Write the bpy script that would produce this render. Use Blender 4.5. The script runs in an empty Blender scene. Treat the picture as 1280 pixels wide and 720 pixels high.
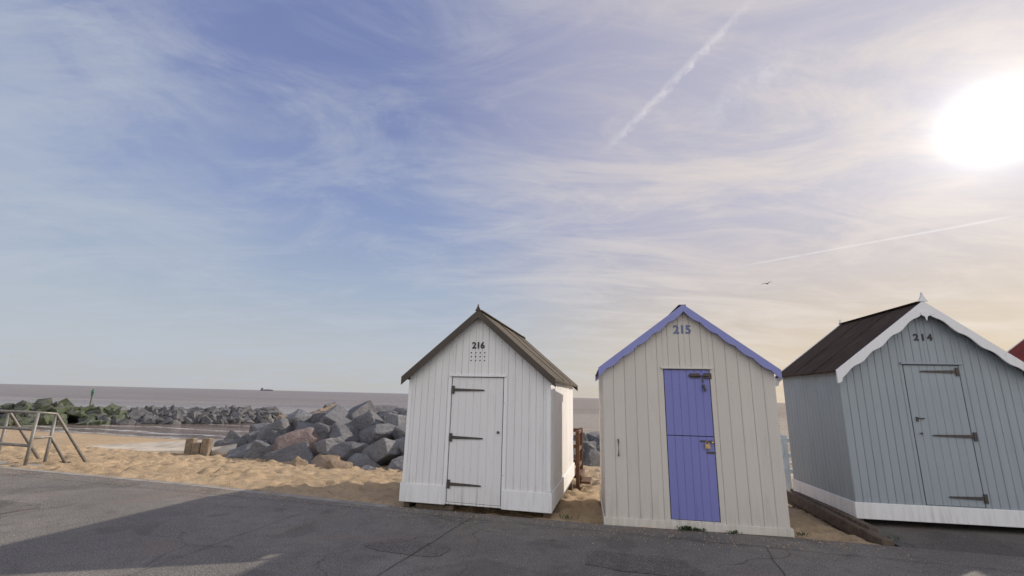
import bpy, bmesh, math, random
from mathutils import Vector, Matrix, noise
random.seed(7)
C=bpy.context.collection
SUN=Vector((.698,.591,.405)).normalized()
AZ,EL=math.radians(61),math.radians(27.6)
LAMP=Vector((math.sin(AZ)*math.cos(EL),math.cos(AZ)*math.cos(EL),math.sin(EL)))

# ---------------------------------------------------------------- node helpers
class NT:
    def __init__(s,nt): s.nt=nt; nt.nodes.clear()
    def n(s,t,**k):
        x=s.nt.nodes.new(t)
        for a,b in k.items(): setattr(x,a,b)
        return x
    def put(s,sock,v):
        if isinstance(v,bpy.types.NodeSocket): s.nt.links.new(v,sock)
        elif v is not None:
            if hasattr(sock.default_value,'__len__'):
                v=tuple(v)
                if len(sock.default_value)==4 and len(v)==3: v=v+(1,)
            sock.default_value=v
    def m(s,op,a,b=None,c=None,clamp=False):
        x=s.n('ShaderNodeMath',operation=op); x.use_clamp=clamp
        s.put(x.inputs[0],a)
        if b is not None: s.put(x.inputs[1],b)
        if c is not None: s.put(x.inputs[2],c)
        return x.outputs[0]
    def vm(s,op,a,b=None,out=0):
        x=s.n('ShaderNodeVectorMath',operation=op)
        s.put(x.inputs[0],a)
        if b is not None: s.put(x.inputs[1],b)
        return x.outputs[out]
    def dot(s,a,b): return s.vm('DOT_PRODUCT',a,b,1)
    def mix(s,f,a,b,bt='MIX'):
        x=s.n('ShaderNodeMix',data_type='RGBA',blend_type=bt)
        s.put(x.inputs[0],f); s.put(x.inputs[6],a); s.put(x.inputs[7],b)
        return x.outputs[2]
    def noise(s,vec,scale,detail=4,rough=.5,dist=0,lac=2):
        x=s.n('ShaderNodeTexNoise'); s.put(x.inputs['Vector'],vec)
        x.inputs['Scale'].default_value=scale; x.inputs['Detail'].default_value=detail
        x.inputs['Roughness'].default_value=rough; x.inputs['Distortion'].default_value=dist
        return x.outputs[0]
    def mr(s,v,a,b,c=0,d=1,smooth=True):
        x=s.n('ShaderNodeMapRange'); x.interpolation_type='SMOOTHSTEP' if smooth else 'LINEAR'
        s.put(x.inputs[0],v)
        for i,q in enumerate((a,b,c,d)): s.put(x.inputs[i+1],q)
        return x.outputs[0]
    def mapping(s,v,scale=(1,1,1),rot=(0,0,0),loc=(0,0,0)):
        x=s.n('ShaderNodeMapping'); s.put(x.inputs[0],v)
        x.inputs['Scale'].default_value=scale; x.inputs['Rotation'].default_value=rot; x.inputs['Location'].default_value=loc
        return x.outputs[0]
    def ramp(s,f,pts,interp='LINEAR'):
        x=s.n('ShaderNodeValToRGB'); x.color_ramp.interpolation=interp
        el=x.color_ramp.elements
        while len(el)<len(pts): el.new(.5)
        for e,(p,c) in zip(el,pts): e.position=p; e.color=tuple(c)+(1,) if len(c)==3 else c
        s.put(x.inputs[0],f); return x.outputs[0]

def newmat(name):
    m=bpy.data.materials.new(name); m.use_nodes=True
    t=NT(m.node_tree); o=t.n('ShaderNodeOutputMaterial'); p=t.n('ShaderNodeBsdfPrincipled')
    t.nt.links.new(p.outputs[0],o.inputs[0])
    return m,t,p
def bump(t,p,h,strength,dist):
    b=t.n('ShaderNodeBump'); b.inputs['Strength'].default_value=strength; b.inputs['Distance'].default_value=dist
    t.put(b.inputs['Height'],h); t.put(p.inputs['Normal'],b.outputs[0])

def simple(name,col,rough=.6,var=.15,scale=8,bs=.2,bd=.004,metal=0,col2=None):
    m,t,p=newmat(name)
    v=t.n('ShaderNodeTexCoord').outputs['Object']
    n=t.noise(v,scale,4,.6)
    c2=col2 or tuple(c*(1-var) for c in col)
    t.put(p.inputs['Base Color'],t.mix(t.mr(n,.35,.68),col,c2))
    p.inputs['Roughness'].default_value=rough; p.inputs['Metallic'].default_value=metal
    bump(t,p,t.noise(v,scale*4,3),bs,bd)
    return m

def paint(name,col,dirt=(.30,.26,.2),amt=.25,rough=.5,boardvar=.06,boardw=.1):
    m,t,p=newmat(name)
    v=t.n('ShaderNodeTexCoord').outputs['Object']
    st=t.noise(t.mapping(v,(14,14,1.2)),1.5,5,.65)
    bl=t.noise(v,1.7,4,.6)
    f=t.m('MULTIPLY',t.mr(st,.45,.85),t.mr(bl,.3,.75))
    sx=t.n('ShaderNodeSeparateXYZ'); t.put(sx.inputs[0],v)
    low=t.mr(sx.outputs[2],.0,.55,.55,0)
    f=t.m('ADD',t.m('MULTIPLY',f,amt*1.5),t.m('MULTIPLY',low,t.m('MULTIPLY',t.mr(st,.3,.7),amt*1.6)),clamp=True)
    bx=t.m('ADD',sx.outputs[0],sx.outputs[1])
    wn=t.n('ShaderNodeTexWhiteNoise',noise_dimensions='1D'); t.put(wn.inputs['W'],t.m('FLOOR',t.m('DIVIDE',bx,boardw)))
    c=t.mix(t.m('MULTIPLY',wn.outputs[0],boardvar*2),col,tuple(x*.6 for x in col))
    c=t.mix(f,c,dirt)
    ch=t.noise(v,38,2,.6)
    c=t.mix(t.m('MULTIPLY',t.mr(ch,.68,.74),.5),c,dirt)
    t.put(p.inputs['Base Color'],c)
    t.put(p.inputs['Roughness'],t.mr(bl,.3,.7,rough-.08,rough+.15))
    bump(t,p,t.m('ADD',t.noise(t.mapping(v,(60,60,4)),1.5,3,.6),t.m('MULTIPLY',st,2.0)),.4,.004)
    return m

def wood(name,a,b,rough=.8):
    m,t,p=newmat(name)
    v=t.n('ShaderNodeTexCoord').outputs['Object']
    n=t.noise(t.mapping(v,(6,6,6)),2,6,.7,.6)
    t.put(p.inputs['Base Color'],t.mix(t.mr(n,.3,.7),a,b)); p.inputs['Roughness'].default_value=rough
    bump(t,p,n,.5,.01); return m

M={}
M['white']=paint('white_paint',(.76,.75,.76),boardw=.1,amt=.26,boardvar=.04)
M['white_trim']=paint('white_trim_paint',(.80,.80,.82),boardvar=0,amt=.22)
M['cream']=paint('cream_paint',(.62,.58,.54),boardw=.143,amt=.26,boardvar=.06)
M['cream_trim']=paint('cream_trim_paint',(.66,.62,.57),boardvar=0,amt=.3)
M['violet']=paint('violet_blue_paint',(.20,.21,.52),dirt=(.13,.13,.30),amt=.3,boardw=.1)
M['violet_trim']=paint('violet_blue_trim_paint',(.24,.26,.56),dirt=(.13,.13,.30),amt=.2,boardvar=0)
M['pale_blue']=paint('pale_blue_paint',(.320,.365,.405),dirt=(.20,.21,.215),amt=.3,boardw=.1,boardvar=.05)
M['dark']=simple('dark_void',(.015,.014,.013),.9)
M['iron']=simple('black_iron',(.075,.075,.078),.55,.3,30,.3,.002,.5,col2=(.12,.09,.075))
M['brass']=simple('brass',(.7,.5,.22),.3,.3,30,metal=.9)
M['numblue']=simple('number_blue_grey',(.13,.17,.33),.5)
M['numblack']=simple('number_black',(.03,.03,.035),.5)
M['fascia']=paint('brown_fascia_paint',(.06,.045,.035),dirt=(.05,.04,.03),boardvar=0)
M['timber']=wood('dark_weathered_timber',(.06,.043,.03),(.15,.11,.08))
M['post']=wood('groyne_post_timber',(.13,.095,.065),(.27,.21,.15))
M['redwood']=wood('stained_brown_timber',(.08,.035,.02),(.15,.075,.045))
M['galv']=simple('weathered_handrail_steel',(.24,.225,.21),.55,.3,12,.2,.002,.3)
M['weed']=simple('weed_leaf',(.06,.10,.03),.7,.4,20)
M['ship']=simple('ship_paint',(.12,.10,.14),.6)
M['green']=simple('green_beacon_paint',(.03,.12,.07),.6)
M['gull']=simple('gull_feather',(.10,.10,.11),.7)

def felt(name,a,b):
    m,t,p=newmat(name)
    v=t.n('ShaderNodeTexCoord').outputs['Object']
    n=t.noise(v,3,5,.65); g=t.noise(v,260,1)
    streak=t.noise(t.mapping(v,(1.5,9,1.5)),1.5,4,.6)
    c=t.mix(t.mr(n,.3,.72),a,b)
    c=t.mix(t.m('MULTIPLY',t.mr(streak,.45,.75),.5),c,tuple(x*.5 for x in a))
    c=t.mix(t.m('MULTIPLY',t.mr(g,.5,.7),.25),c,(.22,.20,.18))
    t.put(p.inputs['Base Color'],c); p.inputs['Roughness'].default_value=.95
    p.inputs['Specular IOR Level'].default_value=.2
    bump(t,p,t.m('ADD',g,t.m('MULTIPLY',n,2)),.5,.004); return m
M['felt216']=felt('weathered_roof_felt',(.07,.057,.045),(.115,.098,.078))
M['felt214']=felt('brown_roof_felt',(.045,.026,.02),(.07,.045,.034))
M['feltred']=felt('red_roof_felt',(.25,.035,.03),(.18,.04,.03))

# ---------------------------------------------------------------- mesh helpers
def finish(name,bm,mat,parent=None,bevel=0,smooth=False,segs=1):
    bmesh.ops.recalc_face_normals(bm,faces=bm.faces)
    me=bpy.data.meshes.new(name); bm.to_mesh(me); bm.free()
    if mat is not None: me.materials.append(mat)
    if smooth:
        for p in me.polygons: p.use_smooth=True
    o=bpy.data.objects.new(name,me); C.objects.link(o)
    if parent: o.parent=parent
    if bevel:
        b=o.modifiers.new('bevel','BEVEL'); b.width=bevel; b.segments=segs; b.limit_method='ANGLE'; b.angle_limit=math.radians(40)
    return o
def hexa(bm,pts):
    v=[bm.verts.new(p) for p in pts]
    for f in ((0,1,2,3),(7,6,5,4),(0,4,5,1),(1,5,6,2),(2,6,7,3),(3,7,4,0)): bm.faces.new([v[i] for i in f])
def box(bm,x0,x1,y0,y1,z0,z1):
    hexa(bm,[(x0,y0,z0),(x1,y0,z0),(x1,y0,z1),(x0,y0,z1),(x0,y1,z0),(x1,y1,z0),(x1,y1,z1),(x0,y1,z1)])
def beam(bm,a,b,w,h,up=(0,0,1)):
    a=Vector(a);b=Vector(b);d=(b-a).normalized();u=Vector(up)
    s=d.cross(u)
    if s.length<1e-3: s=d.cross(Vector((1,0,0)))
    s.normalize();u=s.cross(d).normalized();s=s*w/2;u=u*h/2
    hexa(bm,[a-s-u,a+s-u,a+s+u,a-s+u,b-s-u,b+s-u,b+s+u,b-s+u])
def tube(bm,pts,r,n=10):
    rings=[]
    P=[Vector(p) for p in pts]
    for i,p in enumerate(P):
        d=(P[min(i+1,len(P)-1)]-P[max(i-1,0)]).normalized()
        s=d.cross(Vector((0,0,1)))
        if s.length<.01: s=Vector((1,0,0))
        s.normalize();u=s.cross(d)
        rings.append([bm.verts.new(p+(s*math.cos(2*math.pi*k/n)+u*math.sin(2*math.pi*k/n))*r) for k in range(n)])
    for i in range(len(rings)-1):
        for k in range(n): bm.faces.new([rings[i][k],rings[i][(k+1)%n],rings[i+1][(k+1)%n],rings[i+1][k]])
    bm.faces.new(rings[0]);bm.faces.new(rings[-1])
def poly(bm,pts,y0,y1):
    a=[bm.verts.new((x,y0,z)) for x,z in pts];b=[bm.verts.new((x,y1,z)) for x,z in pts]
    bm.faces.new(a);bm.faces.new(b[::-1])
    for i in range(len(pts)):
        j=(i+1)%len(pts);bm.faces.new([a[i],b[i],b[j],a[j]])
def empty(name,loc,yaw=0):
    o=bpy.data.objects.new(name,None);o.empty_display_size=.3;C.objects.link(o)
    o.location=loc;o.rotation_euler=(0,0,math.radians(yaw));return o

def boards(bm,u0,u1,w,zb,ztop,place,hole=None,gap=.0035,breaks=(),jit=.0015):
    n=max(1,round((u1-u0)/w)); w=(u1-u0)/n
    cuts=[u0+i*w for i in range(n+1)]
    extra=[b for b in breaks if u0<b<u1]
    if hole: extra+= [hole[0],hole[1]]
    for i in range(n):
        a,b=cuts[i]+gap/2,cuts[i+1]-gap/2
        off=random.uniform(-jit,jit)
        seg=[a]+sorted([c for c in extra if a+.002<c<b-.002])+[b]
        for p,q in zip(seg,seg[1:]):
            mid=(p+q)/2
            if hole and hole[0]<mid<hole[1]:
                if hole[2]>zb+.01: place(p,q,zb,hole[2],hole[2],off)
                if ztop(mid)>hole[3]: place(p,q,hole[3],ztop(p),ztop(q),off)
            else: place(p,q,zb,ztop(p),ztop(q),off)

def hut(name,loc,yaw,W,D,zb,ze,za,wall,bw,roofmat,barge,bargeprof,trim,door,skirt_h,side_over=.1,front_over=.1,
        back_over=.1,skirt_door_gap=True,doormat=None,doorw=.1,bargew=.12,split=None,roof_t=.03,skirt=None):
    E=empty(name,loc,yaw)
    ridge=W/2; slope=(za-ze)/(ridge+side_over)
    zt=lambda x: za-abs(x-ridge)*slope-.012
    bm=bmesh.new(); t=.018; tc=.009
    poly(bm,[(tc,zb+.01),(W-tc,zb+.01),(W-tc,zt(W-tc)-.01),(ridge,zt(ridge)-.01),(tc,zt(tc)-.01)],tc,D-tc)
    finish('board_tongues',bm,wall,E)
    bm=bmesh.new()
    d0,d1,dz0,dz1=door
    box(bm,d0+.0,d1-.0,tc-.0015,tc+.003,dz0,dz1); finish('door_rebate',bm,M['dark'],E)
    bm=bmesh.new()
    def pf(p,q,zl,ztp,ztq,off):
        hexa(bm,[(p,0+off,zl),(q,0+off,zl),(q,0+off,ztq),(p,0+off,ztp),(p,t,zl),(q,t,zl),(q,t,ztq),(p,t,ztp)])
    boards(bm,0,W,bw,zb,zt,pf,hole=door,breaks=(ridge,))
    def pb(p,q,zl,ztp,ztq,off):
        hexa(bm,[(p,D-t,zl),(q,D-t,zl),(q,D-t,ztq),(p,D-t,ztp),(p,D+off,zl),(q,D+off,zl),(q,D+off,ztq),(p,D+off,ztp)])
    boards(bm,0,W,bw,zb,zt,pb,breaks=(ridge,))
    zs=zt(0)-.0
    for xa,xb,sg in ((0,t,-1),(W-t,W,1)):
        def ps(p,q,zl,ztp,ztq,off,xa=xa,xb=xb,sg=sg):
            if sg<0: box(bm,xa+off,xb,p,q,zl,zs-.005)
            else: box(bm,xa,xb+off,p,q,zl,zs-.005)
        boards(bm,t+.002,D-t-.002,bw,zb,lambda u:zs,ps)
    finish('walls',bm,wall,E,bevel=.005)
    g=.007
    bm=bmesh.new()
    zsplit=[(dz0+.004,dz1-g)] if not split else [(dz0+.004,split-.004),(split+.004,dz1-g)]
    for za_,zb_ in zsplit:
        def pd(p,q,zl,a,b,off): box(bm,p,q,.001+off*.6,t-.001,zl,a)
        boards(bm,d0+g,d1-g,doorw,za_,lambda u,zb_=zb_:zb_,pd,gap=.0025)
    finish('door',bm,doormat or wall,E,bevel=.004)
    bm=bmesh.new()
    for za_,zb_ in zsplit: box(bm,d0+g+.001,d1-g-.001,.006,.0078,za_+.002,zb_-.002)
    finish('door_tongues',bm,doormat or wall,E)
    bm=bmesh.new(); box(bm,d0-.03,d1+.03,-.03,-.001,dz1+.004,dz1+.028); finish('door_drip_rail',bm,trim,E,bevel=.003)
    bm=bmesh.new(); k=.022
    spans=[(-k,d0-.01),(d1+.01,W+k)] if skirt_door_gap else [(-k,W+k)]
    if skirt_h>0:
        for a,b in spans: box(bm,a,b,-k,-.002,zb-.006,zb+skirt_h)
        box(bm,-k,-.003,.001,D,zb-.006,zb+skirt_h); box(bm,W+.003,W+k,.001,D,zb-.006,zb+skirt_h)
        finish('skirting_board',bm,skirt or trim,E,bevel=.004)
    bm=bmesh.new(); y0,y1=-front_over,D+back_over
    zr=lambda x: za-abs(x-ridge)*slope
    nY=14
    for sg in (-1,1):
        xe=ridge+sg*(ridge+side_over)
        top=[];bot=[]
        for i in range(nY+1):
            y=y0+(y1-y0)*i/nY
            row=[];rb=[]
            for j in range(7):
                x=ridge+(xe-ridge)*j/6+(0.012*sg*random.random() if j==6 else 0)
                dz=.004*noise.noise(Vector((x*3,y*3,sg*5)))
                row.append(bm.verts.new((x,y,zr(x)+roof_t+dz))); rb.append(bm.verts.new((x,y,zr(x)+.001)))
            top.append(row);bot.append(rb)
        for i in range(nY):
            for j in range(6):
                bm.faces.new([top[i][j],top[i+1][j],top[i+1][j+1],top[i][j+1]])
                bm.faces.new([bot[i][j],bot[i+1][j],bot[i+1][j+1],bot[i][j+1]])
            for j in (0,6): bm.faces.new([top[i][j],top[i+1][j],bot[i+1][j],bot[i][j]])
        for j in range(6):
            for i in (0,nY): bm.faces.new([top[i][j],top[i][j+1],bot[i][j+1],bot[i][j]])
    finish('roof',bm,roofmat,E)
    bm=bmesh.new()
    for sg in (-1,1):
        for i in (1,2):
            y=y0+(y1-y0)*i/3
            a=(ridge,y,zr(ridge)+roof_t+.006);xe=ridge+sg*(ridge+side_over-.005);b=(xe,y,zr(xe)+roof_t+.006)
            beam(bm,a,b,.05,.008)
    beam(bm,(ridge,y0+.02,za+roof_t+.004),(ridge,y1-.02,za+roof_t+.004),.09,.014)
    finish('roof_felt_laps',bm,roofmat,E)
    for yy,nm in ((y0,'barge_board'),(y1,'rear_barge_board')):
        bm=bmesh.new()
        for sg in (-1,1):
            n=90 if bargeprof else 1
            xe=ridge+sg*(ridge+side_over+.012)
            xs=[ridge+(xe-ridge)*i/n for i in range(n+1)]
            fa=[];
            for x in xs:
                s=abs(x-ridge)/(ridge+side_over)
                low=bargew
                if bargeprof=='scallop': low=bargew*(.86+.22*abs(math.sin(s*math.pi*5.5)))
                if bargeprof=='ogee': low=bargew*(.84+.2*(math.sin(s*math.pi*9)*.5+.5))+(.035 if s>.955 else 0)
                z=zr(x)+roof_t+.008
                low*=1.0/math.cos(math.atan(slope))
                fa.append([bm.verts.new(q) for q in ((x,yy-.024,z),(x,yy-.024,z-low),(x,yy-.002,z-low),(x,yy-.002,z))] if yy==y0 else
                          [bm.verts.new(q) for q in ((x,yy+.002,z),(x,yy+.002,z-low),(x,yy+.024,z-low),(x,yy+.024,z))])
            for i in range(n):
                for k2 in range(4):
                    bm.faces.new([fa[i][k2],fa[i][(k2+1)%4],fa[i+1][(k2+1)%4],fa[i+1][k2]])
            bm.faces.new(fa[0]);bm.faces.new(fa[-1])
        finish(nm,bm,barge,E)
    bm=bmesh.new()
    for x in (.06,W-.06):
        box(bm,x-.04,x+.04,.05,D-.05,zb-.11,zb-.008)
    for x in (.06,W-.06):
        for y in (.2,D*.5,D-.15): box(bm,x-.05,x+.05,y-.05,y+.05,zb-.75,zb-.112)
    finish('floor_bearers',bm,M['timber'],E,bevel=.006)
    return E,ridge,slope,y0,y1

def hinge(E,x,z,L,dr,y=-.008):
    bm=bmesh.new()
    poly(bm,[(x-.018,z-.055),(x+.018,z-.055),(x+.018,z+.055),(x-.018,z+.055)],y-.005,y+.004)
    a=x+dr*.020; n=8
    up=[(a+dr*L*i/n, z+.021-.011*i/n) for i in range(n+1)]; dn=[(px,2*z-pz) for px,pz in up]
    tip=[(a+dr*(L+.02),z)]
    poly(bm,up+tip+dn[::-1],y-.005,y+.004)
    for q in (.15,.5,.85):
        bmesh.ops.create_uvsphere(bm,u_segments=8,v_segments=6,radius=.007,matrix=Matrix.Translation((a+dr*L*q,y-.006,z)))
    bmesh.ops.create_cone(bm,segments=10,radius1=.009,radius2=.009,depth=.11,cap_ends=True,matrix=Matrix.Translation((a-dr*.002,y-.006,z)))
    finish('strap_hinge',bm,M['iron'],E)
def text(E,body,x,z,size,mat,y=-.006,space=1.0,off=.003):
    c=bpy.data.curves.new('number','FONT');c.body=body;c.size=size;c.extrude=.003;c.align_x='CENTER';c.align_y='CENTER';c.offset=off;c.space_character=space
    o=bpy.data.objects.new('tmp',c);C.objects.link(o)
    dg=bpy.context.evaluated_depsgraph_get();me=bpy.data.meshes.new_from_object(o.evaluated_get(dg))
    bpy.data.objects.remove(o)
    me.materials.clear();me.materials.append(mat)
    o=bpy.data.objects.new('hut_number',me);C.objects.link(o);o.parent=E;o.location=(x,y,z);o.rotation_euler=(math.pi/2,0,0)
def finial(E,x,y,z,h,mat,w=.05):
    bm=bmesh.new()
    prof=[(w*1.0,0),(w*.7,h*.22),(w*.5,h*.4),(w*.33,h*.55),(w*.18,h*.75),(.003,h)]
    pts=[(x+a,z+b) for a,b in prof]+[(x-a,z+b) for a,b in prof[::-1]]
    poly(bm,pts,y-.03,y+.0); finish('finial',bm,mat,E,bevel=.003)

# ---------------------------------------------------------------- huts
# 216
E,rg,sl,y0,y1=hut('white_beach_hut',(-1.45,6.76,0),-13.4,2.06,3.0,.075,1.71,2.655,M['white'],.1,M['felt216'],M['fascia'],None,M['white_trim'],
   (.65,1.41,.10,1.75),.23,side_over=.07,front_over=.09,back_over=.12,bargew=.085)
for z in (1.57,.93,.33): hinge(E,.672,z,.43,1)
text(E,'216',1.02,2.19,.125,M['numblack'],off=.004)
bm=bmesh.new()
for i in range(4):
    for j in range(3):
        bmesh.ops.create_cone(bm,segments=12,radius1=.009,radius2=.009,depth=.006,cap_ends=True,matrix=Matrix.Translation((.92+i*.066,-.004,1.98+j*.055))@Matrix.Rotation(math.pi/2,4,'X'))
finish('vent_holes',bm,M['dark'],E)
bm=bmesh.new(); bmesh.ops.create_uvsphere(bm,u_segments=10,v_segments=8,radius=.018,matrix=Matrix.Translation((1.35,-.02,1.02))); finish('door_knob',bm,M['iron'],E,smooth=True)
finial(E,rg,y0-.005,2.655+.02,.10,M['fascia'],.045); finial(E,rg,y1+.03,2.655+.02,.07,M['fascia'],.03)
bm=bmesh.new(); box(bm,-.001,.05,-.012,-.003,.31,1.70); box(bm,2.01,2.061,-.012,-.003,.31,1.70)
box(bm,.60,.646,-.012,-.003,.10,1.745); box(bm,1.414,1.46,-.012,-.003,.10,1.745)
finish('corner_trim',bm,M['white_trim'],E,bevel=.002)
bm=bmesh.new(); box(bm,.2,.75,.04,.5,-.02,.055); finish('dark_blocks',bm,M['timber'],E,bevel=.01)
bm=bmesh.new()
for x,y in ((2.13,3.12),(2.13,3.95),(1.1,3.95),(.02,3.95)): box(bm,x-.035,x+.035,y-.035,y+.035,-.9,.88)
for z in (.83,.5,.2):
    box(bm,2.115,2.145,3.16,3.91,z-.035,z+.035); box(bm,.06,2.09,3.935,3.965,z-.035,z+.035)
box(bm,0,2.2,3.14,4.0,.0,.06)
for i in range(4): box(bm,2.17,2.36,3.2+.0,3.8,-.1-.17*i,-.06-.17*i)
finish('veranda_rail',bm,M['redwood'],E,bevel=.006)

# 215
E,rg,sl,y0,y1=hut('cream_beach_hut',(1.22,6.11,0),-9.2,2.11,1.8,.0,1.865,2.69,M['cream'],.143,M['felt216'],M['violet_trim'],'scallop',M['cream_trim'],
   (.775,1.345,.10,1.89),.085,side_over=.04,front_over=.06,back_over=.04,bargew=.085,skirt_door_gap=False,doormat=M['violet'],doorw=.1,split=1.07)
text(E,'215',1.04,2.40,.15,M['numblue'],off=.004)
bm=bmesh.new()
tube(bm,[(.18,-.0,.80),(.18,-.035,.82),(.18,-.035,.98),(.18,0,1.0)],.008,8)
finish('pull_handle',bm,M['iron'],E)
bm=bmesh.new()
box(bm,1.10,1.22,-.012,0,1.78,1.84);tube(bm,[(1.08,-.022,1.81),(1.33,-.022,1.81)],.01,8);box(bm,1.27,1.36,-.014,0,1.775,1.845)
tube(bm,[(1.25,-.02,1.81),(1.25,-.028,1.72)],.007,8)
tube(bm,[(1.25+.0,-.02,1.70),(1.27,-.03,1.62)],.016,8)
finish('door_bolt',bm,M['iron'],E,bevel=.002)
bm=bmesh.new()
box(bm,1.22,1.28,-.035,-.006,.93,.985);tube(bm,[(1.232,-.02,.985),(1.232,-.02,1.01),(1.25,-.02,1.025),(1.268,-.02,1.01),(1.268,-.02,.985)],.005,6)
bmesh.ops.create_uvsphere(bm,u_segments=10,v_segments=8,radius=.016,matrix=Matrix.Translation((1.31,-.02,1.0)))
finish('brass_padlock',bm,M['brass'],E,bevel=.003)
bm=bmesh.new(); box(bm,1.17,1.31,-.01,-.0,1.005,1.025);box(bm,1.24,1.34,-.006,0,.87,.895); finish('lock_hasp',bm,M['iron'],E)
# 214
E,rg,sl,y0,y1=hut('pale_blue_beach_hut',(4.55,6.41,0),-8.3,2.26,1.78,.075,1.925,2.87,M['pale_blue'],.1,M['felt214'],M['white_trim'],'ogee',M['pale_blue'],
   (.83,1.51,.27,2.05),.19,side_over=.07,front_over=.12,back_over=.1,bargew=.115,skirt_door_gap=False,skirt=M['white_trim'])
for z,x,L in ((1.96,1.48,.42),(1.13,1.54,.46),(.38,1.52,.38)): hinge(E,x,z,L,-1)
text(E,'214',1.14,2.42,.125,M['numblack'],space=1.35,off=.004)
bm=bmesh.new(); box(bm,.88,.905,-.012,0,1.3,1.36); box(bm,.91,.98,-.016,0,1.335,1.35); bmesh.ops.create_uvsphere(bm,u_segments=10,v_segments=8,radius=.014,matrix=Matrix.Translation((.91,-.02,1.15)))
finish('door_latch',bm,M['iron'],E)
finial(E,rg,y0-.005,2.9,.13,M['white_trim'],.06); finial(E,rg,y1+.03,2.9,.09,M['white_trim'],.03)
bm=bmesh.new()
o=[(rg+.06*math.cos(a)*(1 if abs(math.cos(a))>.3 else .8), 2.73+.04*math.sin(a)) for a in [math.pi*2*i/16 for i in range(16)]]
poly(bm,o,y0-.035,y0-.026);poly(bm,[(rg-.02,2.70),(rg+.02,2.70),(rg,2.63)],y0-.034,y0-.025)
finish('apex_ornament',bm,M['white_trim'],E)
# 213
E,rg,sl,y0,y1=hut('red_roof_beach_hut',(7.80,5.85,0),-9,2.1,2.3,.05,1.85,2.72,M['white'],.12,M['feltred'],M['white_trim'],None,M['white_trim'],
   (.7,1.35,.1,1.85),.15)

# ---------------------------------------------------------------- ground
EDGE=[(-300,87.1),(-9.46,9.09),(-4.92,7.87),(-1.45,6.74),(1.15,6.09),(3.37,5.70),(5.37,5.22),(12,3.4),(300,-75)]
def yedge(x):
    for (a,b),(c,d) in zip(EDGE,EDGE[1:]):
        if x<=c: return b+(d-b)*(x-a)/(c-a)
    return EDGE[-1][1]
def interp(x,pts):
    if x<=pts[0][0]: return pts[0][1]
    for (a,b),(c,d) in zip(pts,pts[1:]):
        if x<=c: return b+(d-b)*(x-a)/(c-a)
    return pts[-1][1]
def graded(lo,a,b,hi,step):
    x=a;s=step;left=[]
    while x>lo: s*=1.22; x-=s; left.append(x)
    v=left[::-1]; x=a
    while x<b: v.append(x); x+=step
    s=step
    while x<hi: v.append(x); s*=1.22; x+=s
    return v
xs=graded(-400,-14,6.5,400,.055); ys=graded(-60,5,13.5,160,.055)
feet={}
rf=random.Random(3)
for _ in range(5200):
    fx,fyy=rf.uniform(-14,6),rf.uniform(5.5,14.5)
    feet.setdefault((int(fx//.5),int(fyy//.5)),[]).append((fx,fyy,rf.uniform(0,3.14),rf.choice((.5,.7,.9,1.15))))
def dent(x,y):
    h=0;ci,cj=int(x//.5),int(y//.5)
    for i in (ci-1,ci,ci+1):
        for j in (cj-1,cj,cj+1):
            for fx,fy_,a,s in feet.get((i,j),()):
                dx,dy=x-fx,y-fy_
                u=(dx*math.cos(a)+dy*math.sin(a))/(.17*s);v=(-dx*math.sin(a)+dy*math.cos(a))/(.09*s)
                r=u*u+v*v
                if r<6: h+=s*(-.040*math.exp(-r)+.018*math.exp(-(math.sqrt(r)-1.5)**2*3))
    return h
bm=bmesh.new()
grid=[]
for y in ys:
    row=[]
    for x in xs:
        d=(y-yedge(x))*.966
        z=interp(d,[(-.7,-.25),(-.25,-.035),(0,-.026),(1.5,-.10),(5,-.36),(9,-.62),(15,-1.3),(30,-3.2)])
        near=max(0,min(1,(40-abs(d))/40))
        P=Vector((x,y,0))
        if d>-.7:
            k=min(1,max(0,(d+.7)/.9))
            z+=k*near*(.030*noise.noise(P*2.2)+.022*noise.noise(P*5.5))+.10*noise.noise(P*.35)*min(1,max(0,d/3))
            if -14<x<6 and 5<y<14.5: z+=min(1,max(0,(d+.1)/.5))*dent(x,y)*.9
            if -.45<d<.3: z+=.03*noise.noise(P*1.1+Vector((9,3,0)))
        if x>4.25 and y<8.7: z=min(z,-.12)
        row.append(bm.verts.new((x,y,z)))
    grid.append(row)
for i in range(len(ys)-1):
    for j in range(len(xs)-1): bm.faces.new([grid[i][j],grid[i][j+1],grid[i+1][j+1],grid[i+1][j]])
m,t,p=newmat('beach_sand')
v=t.n('ShaderNodeTexCoord').outputs['Object']
n1=t.noise(v,.7,3,.6);n2=t.noise(v,7,5,.7);n3=t.noise(v,60,3,.7)
c=t.mix(t.mr(n1,.3,.7),(.50,.375,.245),(.43,.32,.205))
c=t.mix(t.m('MULTIPLY',t.mr(n2,.48,.70),.6),c,(.27,.195,.125))
c=t.mix(t.m('MULTIPLY',t.mr(n3,.54,.68),.65),c,(.20,.155,.115))
sx=t.n('ShaderNodeSeparateXYZ');t.put(sx.inputs[0],v)
c=t.mix(t.mr(sx.outputs[2],-1.25,-.95,.75,0),c,(.20,.15,.11))
t.put(p.inputs['Base Color'],c)
t.put(p.inputs['Roughness'],t.mr(sx.outputs[2],-1.3,-1.08,.35,.95))
p.inputs['Specular IOR Level'].default_value=.25
bump(t,p,t.m('ADD',t.m('MULTIPLY',n2,1.2),t.m('MULTIPLY',n3,.6)),1,.04)
finish('beach_sand',bm,m,smooth=True)

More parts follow.
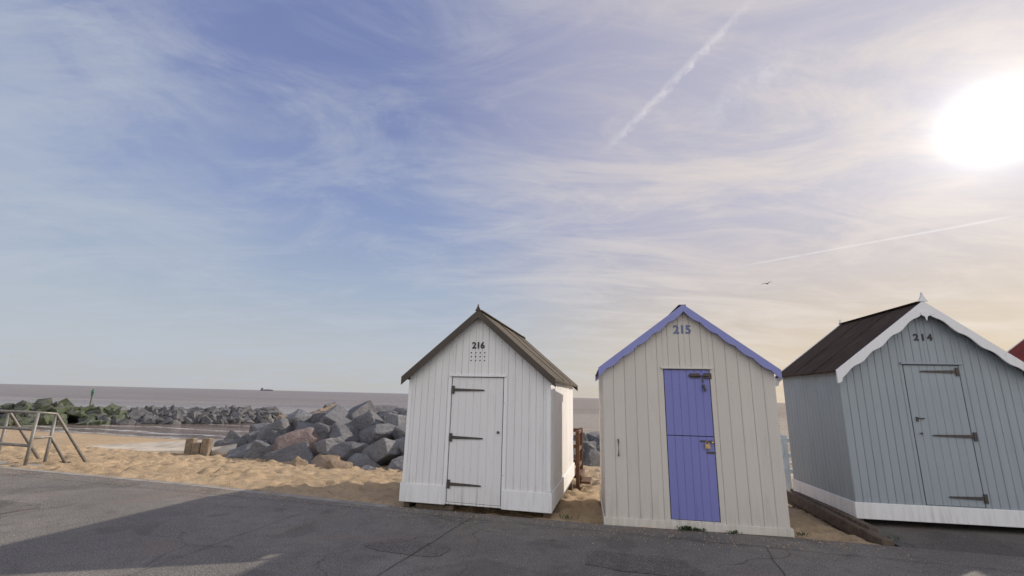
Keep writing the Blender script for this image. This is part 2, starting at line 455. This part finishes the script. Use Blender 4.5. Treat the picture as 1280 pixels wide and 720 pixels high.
# promenade slab
bm=bmesh.new()
L=[(x,yedge(x)) for x in [-300,-150,-60,-30,-15,-9.46,-7,-4.92,-3,-1.45,0,1.15,2.3,3.37,5.37,12,40,300]]
top=[bm.verts.new((x,y,0)) for x,y in L];bot=[bm.verts.new((x,y,-.3)) for x,y in L];bk=[bm.verts.new((x,y-130,0)) for x,y in L]
for i in range(len(L)-1):
    bm.faces.new([top[i],top[i+1],bk[i+1],bk[i]]);bm.faces.new([top[i],top[i+1],bot[i+1],bot[i]])
def tarmac(name,k):
    m,t,p=newmat(name)
    v=t.n('ShaderNodeTexCoord').outputs['Object']
    q=lambda *c: tuple(x*k for x in c)
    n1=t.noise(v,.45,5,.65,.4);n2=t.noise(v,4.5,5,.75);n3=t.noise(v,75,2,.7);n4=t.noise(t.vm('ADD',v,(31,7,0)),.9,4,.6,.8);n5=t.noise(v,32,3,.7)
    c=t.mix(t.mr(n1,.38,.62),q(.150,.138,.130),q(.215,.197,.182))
    c=t.mix(t.m('MULTIPLY',t.mr(n2,.42,.68),.5),c,q(.11,.102,.097))
    c=t.mix(t.m('MULTIPLY',t.mr(n4,.56,.68),.45),c,q(.22,.16,.13))
    c=t.mix(t.m('MULTIPLY',t.mr(n5,.52,.70),.5),c,q(.30,.275,.25))
    c=t.mix(t.m('MULTIPLY',t.mr(n3,.54,.66),.7),c,q(.38,.35,.32))
    c=t.mix(t.m('MULTIPLY',t.mr(n3,.46,.32),.75),c,q(.045,.042,.04))
    vo=t.n('ShaderNodeTexVoronoi',feature='DISTANCE_TO_EDGE');vo.inputs['Scale'].default_value=.5
    wv=t.n('ShaderNodeTexNoise');t.put(wv.inputs['Vector'],v);wv.inputs['Scale'].default_value=2.2;wv.inputs['Detail'].default_value=4
    t.put(vo.inputs['Vector'],t.vm('ADD',v,t.vm('MULTIPLY',wv.outputs[1],(.5,.5,0))))
    cr=t.m('MULTIPLY',t.mr(vo.outputs[0],.001,.006,1,0),t.mr(n4,.46,.54))
    c=t.mix(t.m('MULTIPLY',cr,.4),c,(.04,.037,.034))
    st=t.mr(t.noise(t.vm('ADD',v,(3.3,1.7,5)),1.1,5,.6,.3),.56,.64)
    c=t.mix(t.m('MULTIPLY',st,.35),c,q(.075,.068,.064))
    t.put(p.inputs['Base Color'],c)
    t.put(p.inputs['Roughness'],t.mr(n1,.3,.7,.8,.92))
    p.inputs['Specular IOR Level'].default_value=.25
    bump(t,p,t.m('ADD',n3,t.m('ADD',t.m('MULTIPLY',n2,1.5),n5)),.9,.009)
    return m
M['tarmac']=tarmac('promenade_tarmac',.98);M['tarmac2']=tarmac('patched_tarmac',.80);M['tarmac3']=tarmac('dark_base_tarmac',.7)  # hut base slab gets the same tarmac in a darker tone
prom=finish('promenade',bm,M['tarmac'])
M['concrete']=simple('old_concrete',(.30,.275,.25),.9,.35,5,.5,.01,col2=(.20,.185,.17))
bm=bmesh.new()
Ls=[(x,yedge(x)) for x in [-60,-30,-9.46,-7,-4.92,-3,-1.6]]
for (a,b),(c2,d2) in zip(Ls,Ls[1:]): beam(bm,(a,b-.06,-.096),(c2,d2-.06,-.096),.13,.2)
o=finish('concrete_edging',bm,M['concrete'],prom)
bm=bmesh.new()
def joint(a,b,w=.012):
    a=Vector(a);b=Vector(b);n=max(4,int((b-a).length/.12));d=(b-a).normalized();s=Vector((-d.y,d.x,0))
    pv=None
    for i in range(n+1):
        q=a.lerp(b,i/n)+s*.02*noise.noise(Vector((i*.35,a.x,b.y)));ww=w*(.5+.8*abs(noise.noise(Vector((i*.5,a.y,3)))))
        cur=[bm.verts.new(q+s*ww/2),bm.verts.new(q-s*ww/2)]
        if pv: bm.faces.new([pv[0],cur[0],cur[1],pv[1]])
        pv=cur
z=.008
joint((-1.3,3.6,z),(-.4,6.35,z),.012);joint((-3.9,7.1,z),(4.9,4.75,z),.012);joint((-5.6,6.5,z),(-6.6,3,z));joint((-12,9.2,z),(-3.9,7.1,z),.012)
joint((2.1,3.4,z),(2.75,5.3,z),.010);joint((-3.1,4.0,z),(-2.5,6.65,z),.009)
finish('tarmac_joints',bm,simple('joint_bitumen',(.05,.045,.04),.9),prom)
bm=bmesh.new()
for cx,cy,rx,ry,sd in ((-.95,5.05,.42,.20,1),(1.25,4.75,.55,.24,5),(-6.6,6.2,.8,.35,13)):
    vs=[]
    for i in range(72):
        a=2*math.pi*i/72;e=.6
        ca,sa=math.cos(a),math.sin(a)
        r=1+.30*noise.noise(Vector((ca*1.3,sa*1.3,sd)))+.12*noise.noise(Vector((ca*4,sa*4,sd)))+.05*noise.noise(Vector((ca*12,sa*12,sd)))
        x=math.copysign(abs(ca)**e,ca)*rx*r;y=math.copysign(abs(sa)**e,sa)*ry*r
        vs.append(bm.verts.new((cx+x*.966+y*.26,cy-x*.26+y*.966,.004)))
    bm.faces.new(vs)
finish('repair_patches',bm,M['tarmac2'],prom)
bm=bmesh.new()
for _ in range(1800):
    x=random.uniform(-13,4.2);y=yedge(x)-.02-abs(random.gauss(0,.35))
    s=random.uniform(.004,.012)
    q=[(x-s,y,.002),(x,y-s,.002),(x+s,y,.002),(x,y+s,.002)]
    vv=[bm.verts.new(p_) for p_ in q];tp=bm.verts.new((x+s*.2,y,.002+s*.9))
    for i in range(4): bm.faces.new([vv[i],vv[(i+1)%4],tp])
finish('blown_grit',bm,simple('sand_grit',(.42,.32,.22),.9,.4,40))
bm=bmesh.new()
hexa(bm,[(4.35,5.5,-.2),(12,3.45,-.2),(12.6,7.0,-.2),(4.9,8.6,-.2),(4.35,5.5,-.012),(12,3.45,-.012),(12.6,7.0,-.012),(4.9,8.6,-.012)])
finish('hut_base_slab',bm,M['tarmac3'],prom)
bm=bmesh.new();beam(bm,(4.22,5.52,-.02),(4.82,8.4,-.02),.12,.15);beam(bm,(4.36,5.9,.06),(4.86,8.3,.06),.09,.06)
finish('timber_sleeper',bm,M['timber'],bevel=.01)

# ---------------------------------------------------------------- rocks
def rockmat(name):
    m,t,p=newmat(name)
    v=t.n('ShaderNodeTexCoord').outputs['Object']
    at=t.n('ShaderNodeAttribute',attribute_name='tone')
    n1=t.noise(v,1.8,5,.65,.5);n2=t.noise(v,14,5,.75)
    c=t.mix(t.mr(n1,.35,.7),at.outputs['Color'],t.mix(.3,at.outputs['Color'],(.33,.33,.36)))
    c=t.mix(t.m('MULTIPLY',t.mr(n2,.48,.72),.65),c,(.045,.045,.055))
    c=t.mix(t.m('MULTIPLY',t.mr(n2,.38,.25),.5),c,(.42,.41,.42))
    vein=t.noise(t.mapping(v,(1,1,5),(.6,.4,0)),2.2,5,.7,1.2)
    c=t.mix(t.m('MULTIPLY',t.mr(vein,.6,.68),.4),c,(.42,.39,.38))
    t.put(p.inputs['Base Color'],c);p.inputs['Roughness'].default_value=.8
    bump(t,p,t.m('ADD',t.m('MULTIPLY',n1,2),n2),.9,.07);return m
def boulder(bm,lay,pos,size,tone,sub=True):
    b=bmesh.new()
    sx,sy,sz=[size*random.uniform(.75,1.25) for _ in range(3)];sz*=.75
    for ix in (-1,1):
        for iy in (-1,1):
            for iz in (-1,1):
                if random.random()<.85: b.verts.new((ix*sx*random.uniform(.5,.85),iy*sy*random.uniform(.5,.85),iz*sz*random.uniform(.5,.85)))
    for _ in range(9):
        q=Vector([random.gauss(0,1) for _ in range(3)]).normalized()*random.uniform(.85,1.02);b.verts.new((q.x*sx,q.y*sy,q.z*sz))
    r=bmesh.ops.convex_hull(b,input=b.verts)
    bmesh.ops.delete(b,geom=[g for g in r['geom_interior'] if isinstance(g,bmesh.types.BMVert)],context='VERTS')
    bmesh.ops.dissolve_limit(b,angle_limit=math.radians(14),verts=b.verts,edges=b.edges)
    if sub:
        bmesh.ops.bevel(b,geom=list(b.edges),offset=size*.07,segments=2,affect='EDGES',profile=.5,clamp_overlap=True)
        bmesh.ops.triangulate(b,faces=b.faces)
        for _ in range(2):
            bmesh.ops.subdivide_edges(b,edges=[e for e in b.edges if e.calc_length()>size*.18],cuts=1,use_grid_fill=True)
            bmesh.ops.triangulate(b,faces=b.faces)
        s=random.random()*50
        for v in b.verts: v.co+=v.co.normalized()*size*(.09*noise.noise(v.co*1.1/size+Vector((s,0,0)))+.05*noise.noise(v.co*3/size+Vector((s,0,0)))+.025*noise.noise(v.co*8/size+Vector((s,0,0))))
        for v in b.verts:
            e=math.sqrt((v.co.x/sx)**2+(v.co.y/sy)**2+(v.co.z/sz)**2)
            if e>1.25: v.co*=1.25/e
    R=Matrix.Rotation(random.uniform(0,6.28),4,'Z')@Matrix.Rotation(random.uniform(-.6,.6),4,'X')@Matrix.Rotation(random.uniform(-.6,.6),4,'Y')
    vm={}
    for v in b.verts: vm[v]=bm.verts.new(Vector(pos)+(R@v.co))
    for f in b.faces:
        try: nf=bm.faces.new([vm[v] for v in f.verts])
        except ValueError: continue
        for l in nf.loops: l[lay]=tuple(tone)+(1,)
    b.free()
def tone():
    r=random.random()
    if r<.07: return (.30,.21,.13)
    if r<.10: return (.20,.14,.13)
    k=random.uniform(.09,.20); return (k,k*1.0,k*1.09)
bm=bmesh.new();lay=bm.loops.layers.float_color.new('tone')
front=[(-9.0,14.9),(-8.0,14.1),(-6.6,13.2),(-5.6,12.55),(-4.5,12.2),(-3.2,12.1),(-2.0,12.3),(-.5,12.9),(1.5,15.5),(4.5,19.5),(9,24)]
def fy(x): return interp(x,front)
for k in range(7):
    x=-8.7+.4*(k%2)+k*.12
    while x<8:
        h=interp(x,[(-8.5,.3),(-7.6,.62),(-6.6,.84),(-5.6,.9),(-2,.9),(0,.7),(2,.5),(8,.4)])
        s=random.uniform(.36,.70)*(1 if x>-7 else .8)
        zz=-.36+min(k*.34,1.05)*h+random.uniform(-.06,.08)+(.55-s)*.25
        if x>0: zz-=min(.6,x*.2)
        boulder(bm,lay,(x+random.uniform(-.12,.12),fy(x)+k*.62+random.uniform(-.2,.2),zz),s,tone())
        x+=s*1.5
for x,y,z,s in ((-5.1,11.75,-.3,.30),(-4.0,11.6,-.32,.36),(-3.3,11.5,-.36,.26),(-2.2,11.7,-.34,.3)): boulder(bm,lay,(x,y,z),s,tone())
finish('rock_pile',bm,rockmat('granite_boulder'))
bm=bmesh.new();lay=bm.loops.layers.float_color.new('tone')
for i in range(900):
    u=random.random()
    a=Vector((-60,29,0)).lerp(Vector((-36,33.6,0)),u/.35) if u<.35 else Vector((-36,33.6,0)).lerp(Vector((-21.5,42.5,0)),(u-.35)/.65)
    w=random.uniform(-1,1)
    zz=-1.35+(1.35 if u<.45 else .95)*(1-abs(w))
    if u<.62 and random.random()<(.9 if u<.5 else .6): q=random.uniform(.6,1.2);tn=(.055*q,.075*q,.022*q)
    else: q=random.uniform(.045,.13);tn=(q,q*.97,q)
    boulder(bm,lay,a+Vector((-.3*w*2,w*2.4+1.5,zz)),random.uniform(.28,.62),tn,False)
finish('rock_breakwater',bm,rockmat('breakwater_rock'))

# pale concrete groyne apron with timber posts
M['palec']=simple('pale_concrete',(.55,.48,.39),.9,.2,2.5,.5,.01,col2=(.42,.36,.29))
E=empty('beach_groyne',(0,0,0))
bm=bmesh.new()
hexa(bm,[(-12.6,13.6,-.9),(-7.7,13.35,-.9),(-7.6,13.5,-.16),(-12.7,13.8,-.34),(-13.2,15.4,-.9),(-8.4,14.9,-.9),(-8.3,14.8,.06),(-13.2,15.2,-.32)])
finish('apron',bm,M['palec'],E,bevel=.03)
bm=bmesh.new()
for x,y,h in ((-8.75,13.3,.16),(-8.52,13.25,.05),(-8.25,13.2,.18)): box(bm,x-.11,x+.10,y-.1,y+.1,-.9,h)
finish('posts',bm,M['post'],E,bevel=.015)

# railing and steps
E=empty('metal_handrail',(0,0,0))
bm=bmesh.new()
r=.028
P=Vector((-9.13,9.22,0));dl=Vector((-.966,.26,0))
for k in (0,1.5,3.0,4.5):
    q=P+dl*k;tube(bm,[q-Vector((0,0,.1)),q+Vector((0,0,.97))],r)
for z in (.97,.66,.36): tube(bm,[P+Vector((0,0,z)),P+dl*4.5+Vector((0,0,z))],r)
Q=P+Vector((-.12,.5,0))
tube(bm,[Q-Vector((0,0,.3)),Q+Vector((0,0,.92))],r)
tube(bm,[P+Vector((0,0,.97)),Q+Vector((0,0,.93)),Q+Vector((.52,.45,-.16))],r)
tube(bm,[P+Vector((0,0,.5)),Q+Vector((0,0,.48)),Q+Vector((.3,.27,-.2))],r)
S=Q+dl*1.4
tube(bm,[S-Vector((0,0,.3)),S+Vector((0,0,.9))],r);tube(bm,[P+dl*1.4+Vector((0,0,.97)),S+Vector((0,0,.93)),S+Vector((.52,.45,-.16))],r)
finish('rails',bm,M['galv'],E,smooth=True)
bm=bmesh.new()
for i in range(4):
    c0=P+Vector((.0+.1*i,.2+.26*i,-.10-.13*i));beam(bm,c0,c0+dl*1.5,.3,.16)
finish('steps',bm,M['concrete'],E,bevel=.01)

bm=bmesh.new()
for x,y in ((5.72,9.9),(5.35,10.0),(7.5,9.4)): box(bm,x-.04,x+.04,y-.04,y+.04,-.6,.85)
for z in (.75,.45,.15): beam(bm,(4.6,10.2,z),(7.5,9.4,z),.03,.07)
finish('veranda_railing',bm,simple('pale_blue_rail_paint',(.5,.6,.68),.5),bevel=.004)

bm=bmesh.new()
for cx,cy,n,h in ((2.12,5.95,60,.06),(2.28,5.93,40,.045),(2.66,5.86,22,.04),(3.42,5.85,14,.05),(.75,6.35,14,.05),(4.4,5.75,10,.05)):
    for _ in range(n):
        a=random.uniform(0,6.28);x=cx+random.gauss(0,.045);y=cy-.03+random.gauss(0,.012);l=h*random.uniform(.5,1.2);w_=.008
        q=Vector((math.cos(a),math.sin(a),0));s=Vector((-q.y,q.x,0))*w_;b=Vector((x,y,.0))
        v=[bm.verts.new(b-s*.4),bm.verts.new(b+s*.4),bm.verts.new(b+q*l*.5+s+Vector((0,0,l*.7))),bm.verts.new(b+q*l+Vector((0,0,l*.8))),bm.verts.new(b+q*l*.5-s+Vector((0,0,l*.7)))]
        bm.faces.new(v)
finish('weeds',bm,M['weed'])

# ---------------------------------------------------------------- sea
bm=bmesh.new()
SL=-1.3
R=30000
vs=[bm.verts.new(q) for q in ((-R,8,SL),(R,8,SL),(R,R,SL),(-R,R,SL))];bm.faces.new(vs)
m,t,p=newmat('sea_water')
v=t.n('ShaderNodeTexCoord').outputs['Object']
n1=t.noise(t.mapping(v,(.010,.05,1),(0,0,.2)),1,6,.7)
wv1=t.noise(t.mapping(v,(.16,.7,1),(0,0,.25)),1,5,.6);wv2=t.noise(t.mapping(v,(1.5,4,1),(0,0,.15)),1,4,.65)
c=t.mix(t.mr(n1,.40,.60),(.160,.120,.094),(.245,.188,.150))
c=t.mix(t.m('MULTIPLY',t.mr(wv1,.42,.62),.45),c,(.12,.088,.070))
sx=t.n('ShaderNodeSeparateXYZ');t.put(sx.inputs[0],v)
dd=t.m('ADD',t.m('MULTIPLY',sx.outputs[0],.26),t.m('MULTIPLY',sx.outputs[1],.966))
dd=t.m('ADD',dd,t.m('MULTIPLY',t.noise(t.mapping(v,(.22,.22,1)),1,4,.6),3.2))
fo=None
for cc,w_ in ((23.0,.7),(25.2,.45),(28.2,.35),(33,.25)):
    q=t.mr(t.m('ABSOLUTE',t.m('SUBTRACT',dd,cc)),w_*.3,w_,1,0);fo=q if fo is None else t.m('MAXIMUM',fo,q)
fo=t.m('MULTIPLY',fo,t.mr(wv2,.40,.54))
c=t.mix(t.m('MULTIPLY',fo,.85),c,(.75,.74,.72))
t.put(p.inputs['Base Color'],c)
t.put(p.inputs['Roughness'],t.mr(sx.outputs[1],30,120,.10,.30))
p.inputs['IOR'].default_value=1.33;p.inputs['Specular IOR Level'].default_value=.5
bump(t,p,t.m('ADD',t.m('MULTIPLY',wv1,1.6),t.m('MULTIPLY',wv2,.35)),1,.4)
finish('sea',bm,m)

# ship
E=empty('cargo_ship',(-1402,2706,SL),8)
bm=bmesh.new()
hull=[(-34,5),(-33,0),(32,0),(37,6),(30,5.2),(-30,4.6)]
poly(bm,hull,-5,5);finish('hull',bm,M['ship'],E)
bm=bmesh.new();box(bm,-30,-20,-4,4,4.5,13);box(bm,-27,-24,-2,2,13,17);box(bm,10,11,-.5,.5,5,13);box(bm,26,27,-.5,.5,5,11);box(bm,-15,20,-4,4,4.9,7)
finish('superstructure',bm,M['ship'],E)
E=empty('channel_marker',(-34.2,38.6,-1.2))
bm=bmesh.new();tube(bm,[(0,0,-1),(0,0,2.2)],.04);finish('pole',bm,M['timber'],E)
bm=bmesh.new();bmesh.ops.create_cone(bm,segments=12,radius1=.13,radius2=.02,depth=.3,cap_ends=True,matrix=Matrix.Translation((0,0,2.35)));tube(bm,[(0,0,1.95),(0,0,2.2)],.09);finish('topmark',bm,M['green'],E)
# gull
E=empty('seagull',(19.5,33.8,10.34),25);E.scale=(.75,.75,.75)
bm=bmesh.new()
def ring(x,r): return [bm.verts.new((x,r*math.cos(a),r*.9*math.sin(a))) for a in [2*math.pi*i/8 for i in range(8)]]
rs=[ring(x,r) for x,r in ((-.26,.012),(-.15,.04),(0,.065),(.12,.05),(.17,.035),(.21,.036),(.24,.02),(.29,.005))]
for a,b in zip(rs,rs[1:]):
    for i in range(8): bm.faces.new([a[i],a[(i+1)%8],b[(i+1)%8],b[i]])
bm.faces.new(rs[0]);bm.faces.new(rs[-1])
for sg in (-1,1):
    sec=[(.05,.09,-.07,.02),(.28,.12,-.03,.12),(.48,.07,-.04,.09),(.62,-.04,-.06,.03)]
    pv=None
    for y,xf,xb,z in sec:
        cur=[bm.verts.new((xf,sg*y,z)),bm.verts.new((xb,sg*y,z-.005)),bm.verts.new(((xf+xb)/2,sg*y,z+.02))]
        if pv:
            for i in range(3): bm.faces.new([pv[i],pv[(i+1)%3],cur[(i+1)%3],cur[i]])
        pv=cur
    bm.faces.new(pv)
poly(bm,[(-.24,0),(-.34,.01),(-.34,-.005),(-.24,-.012)],-.04,.04)
finish('body_and_wings',bm,M['gull'],E,smooth=True)

# ---------------------------------------------------------------- world
w=bpy.data.worlds.new('World');bpy.context.scene.world=w;w.use_nodes=True
t=NT(w.node_tree)
D=t.vm('NORMALIZE',t.n('ShaderNodeTexCoord').outputs['Generated'])
s=t.n('ShaderNodeSeparateXYZ');t.put(s.inputs[0],D);dx,dy,dz=s.outputs
zc=t.m('MAXIMUM',dz,0.0)
sky=t.n('ShaderNodeTexSky',sky_type='NISHITA');sky.sun_disc=False;sky.sun_elevation=EL;sky.sun_rotation=AZ
def L(r,g,b): 
    f=lambda c:((c/255+.055)/1.055)**2.4 if c>10 else c/255/12.92
    return (f(r),f(g),f(b))
base=t.ramp(zc,[(0,L(192,191,189)),(.07,L(190,195,200)),(.20,L(168,183,204)),(.36,L(143,160,200)),(.55,L(125,139,186)),(1,L(110,122,172))])
cs=t.dot(D,tuple(SUN));csp=t.m('MAXIMUM',cs,0.0)
g1=t.mr(cs,.50,.98)
warm=t.mix(t.mr(zc,.02,.40),L(224,203,172),L(190,188,204))
col=t.mix(t.m('MULTIPLY',g1,.92),base,warm)
pz=t.m('ADD',zc,.13)
cv=t.n('ShaderNodeCombineXYZ');t.put(cv.inputs[0],t.m('DIVIDE',dx,pz));t.put(cv.inputs[1],t.m('DIVIDE',dy,pz));cv.inputs[2].default_value=0
pv=cv.outputs[0]
big=t.noise(t.mapping(pv,(.55,.8,1),(0,0,.5),(2.1,.4,0)),1,2,.5,.5)
st=t.noise(t.mapping(pv,(.9,3.0,1),(0,0,-.75),(.3,1.4,0)),1,7,.68,.9)
patch=t.noise(t.mapping(pv,(1.5,2.3,1),(0,0,.5),(5.7,2.1,0)),1,7,.66,.8)
cl=t.m('MULTIPLY',t.mr(big,.30,.58),t.mr(st,.36,.70))
cc=t.mix(g1,L(190,197,211),L(234,222,212))
col=t.mix(t.m('MULTIPLY',cl,.64),col,cc)
col=t.mix(t.m('MULTIPLY',t.mr(patch,.44,.70),.45),col,cc)
lc=t.dot(D,tuple(Vector((-.84,.53,.20)).normalized()))
col=t.mix(t.m('MULTIPLY',t.m('MULTIPLY',t.mr(lc,.86,.99),t.mr(t.noise(t.mapping(D,(2,2,6)),1.6,5,.65,.6),.30,.66)),.6),col,L(187,197,209))
def trail(a,b,w0,w1,strength,col,fade=.06,wob=.004,ns=30,lo=.35,hi=.7,tcol=L(228,223,227)):
    a=Vector(a).normalized();b=Vector(b).normalized();n=a.cross(b).normalized();mid=(a+b).normalized();tt=n.cross(mid).normalized()
    half=math.acos(a.dot(b))/2
    dn=t.dot(D,tuple(n));al=t.dot(D,tuple(tt))
    nn=t.noise(D,ns,5,.72)
    dn=t.m('ADD',dn,t.m('MULTIPLY',t.m('SUBTRACT',nn,.5),wob*2))
    wd=t.mr(al,-math.sin(half),math.sin(half),w0,w1,False)
    f=t.mr(t.m('DIVIDE',t.m('ABSOLUTE',dn),wd),0,1,1,0)
    e=t.m('MULTIPLY',t.mr(al,-math.sin(half)-fade,-math.sin(half)+fade,0,1),t.mr(al,math.sin(half)-fade,math.sin(half)+fade*.3,1,0))
    front=t.mr(t.dot(D,tuple(mid)),0,.2)
    br=t.mr(nn,lo,hi,.25,1)
    return t.mix(t.m('MULTIPLY',t.m('MULTIPLY',t.m('MULTIPLY',f,e),front),t.m('MULTIPLY',br,strength)),col,tcol)
col=trail((.395,.637,.662),(.176,.855,.488),.011,.012,.78,col,.10,.014,38)
col=trail((.47,.66,.59),(.36,.78,.52),.045,.035,.5,col,.08,.04,12,.42,.62)
col=trail((.464,.847,.260),(.740,.615,.274),.0022,.0032,.7,col,.05,.0006,40,.3,.5)
def pw(k): return t.m('POWER',csp,k)
def add(c,colr,f,amp):
    x=t.n('ShaderNodeVectorMath',operation='SCALE');x.inputs[0].default_value=colr;t.put(x.inputs['Scale'],t.m('MULTIPLY',f,amp))
    return t.vm('ADD',c,x.outputs[0])
col=add(col,(1,.95,.82),pw(1100),1.6)
col=add(col,(1,.94,.80),pw(220),.26)
col=add(col,(1,.93,.76),pw(45),.13)
col=add(col,(1,.92,.74),pw(9),.05)
# added brightening of unseen sky behind the view, fill for the hut fronts
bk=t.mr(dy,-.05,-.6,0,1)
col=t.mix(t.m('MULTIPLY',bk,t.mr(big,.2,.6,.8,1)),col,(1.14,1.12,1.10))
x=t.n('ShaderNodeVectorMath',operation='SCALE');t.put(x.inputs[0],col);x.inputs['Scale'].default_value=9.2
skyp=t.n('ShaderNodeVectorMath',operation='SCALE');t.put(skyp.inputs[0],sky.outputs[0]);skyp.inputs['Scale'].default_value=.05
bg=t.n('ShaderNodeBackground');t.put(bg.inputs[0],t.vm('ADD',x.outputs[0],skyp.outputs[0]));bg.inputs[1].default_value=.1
o=t.n('ShaderNodeOutputWorld');t.nt.links.new(bg.outputs[0],o.inputs[0])

# sun
sl=bpy.data.lights.new('sun','SUN');sl.energy=4.4;sl.angle=math.radians(.6);sl.color=(1,.90,.76)
so=bpy.data.objects.new('sun',sl);C.objects.link(so);so.rotation_euler=(-LAMP).to_track_quat('-Z','Y').to_euler()

# camera
cam=bpy.data.cameras.new('camera');cam.lens=570/1280*36;cam.sensor_width=36;cam.clip_end=60000;cam.clip_start=.05
co=bpy.data.objects.new('camera',cam);C.objects.link(co)
th=math.atan(.2372)
Rm=Matrix.Rotation(math.pi/2+th,4,'X')@Matrix.Rotation(.0244,4,'Z')
co.matrix_world=Matrix.Translation((0,0,1.5))@Rm
bpy.context.scene.camera=co
sc=bpy.context.scene
sc.view_settings.view_transform='Standard';sc.view_settings.look='None';sc.view_settings.exposure=0
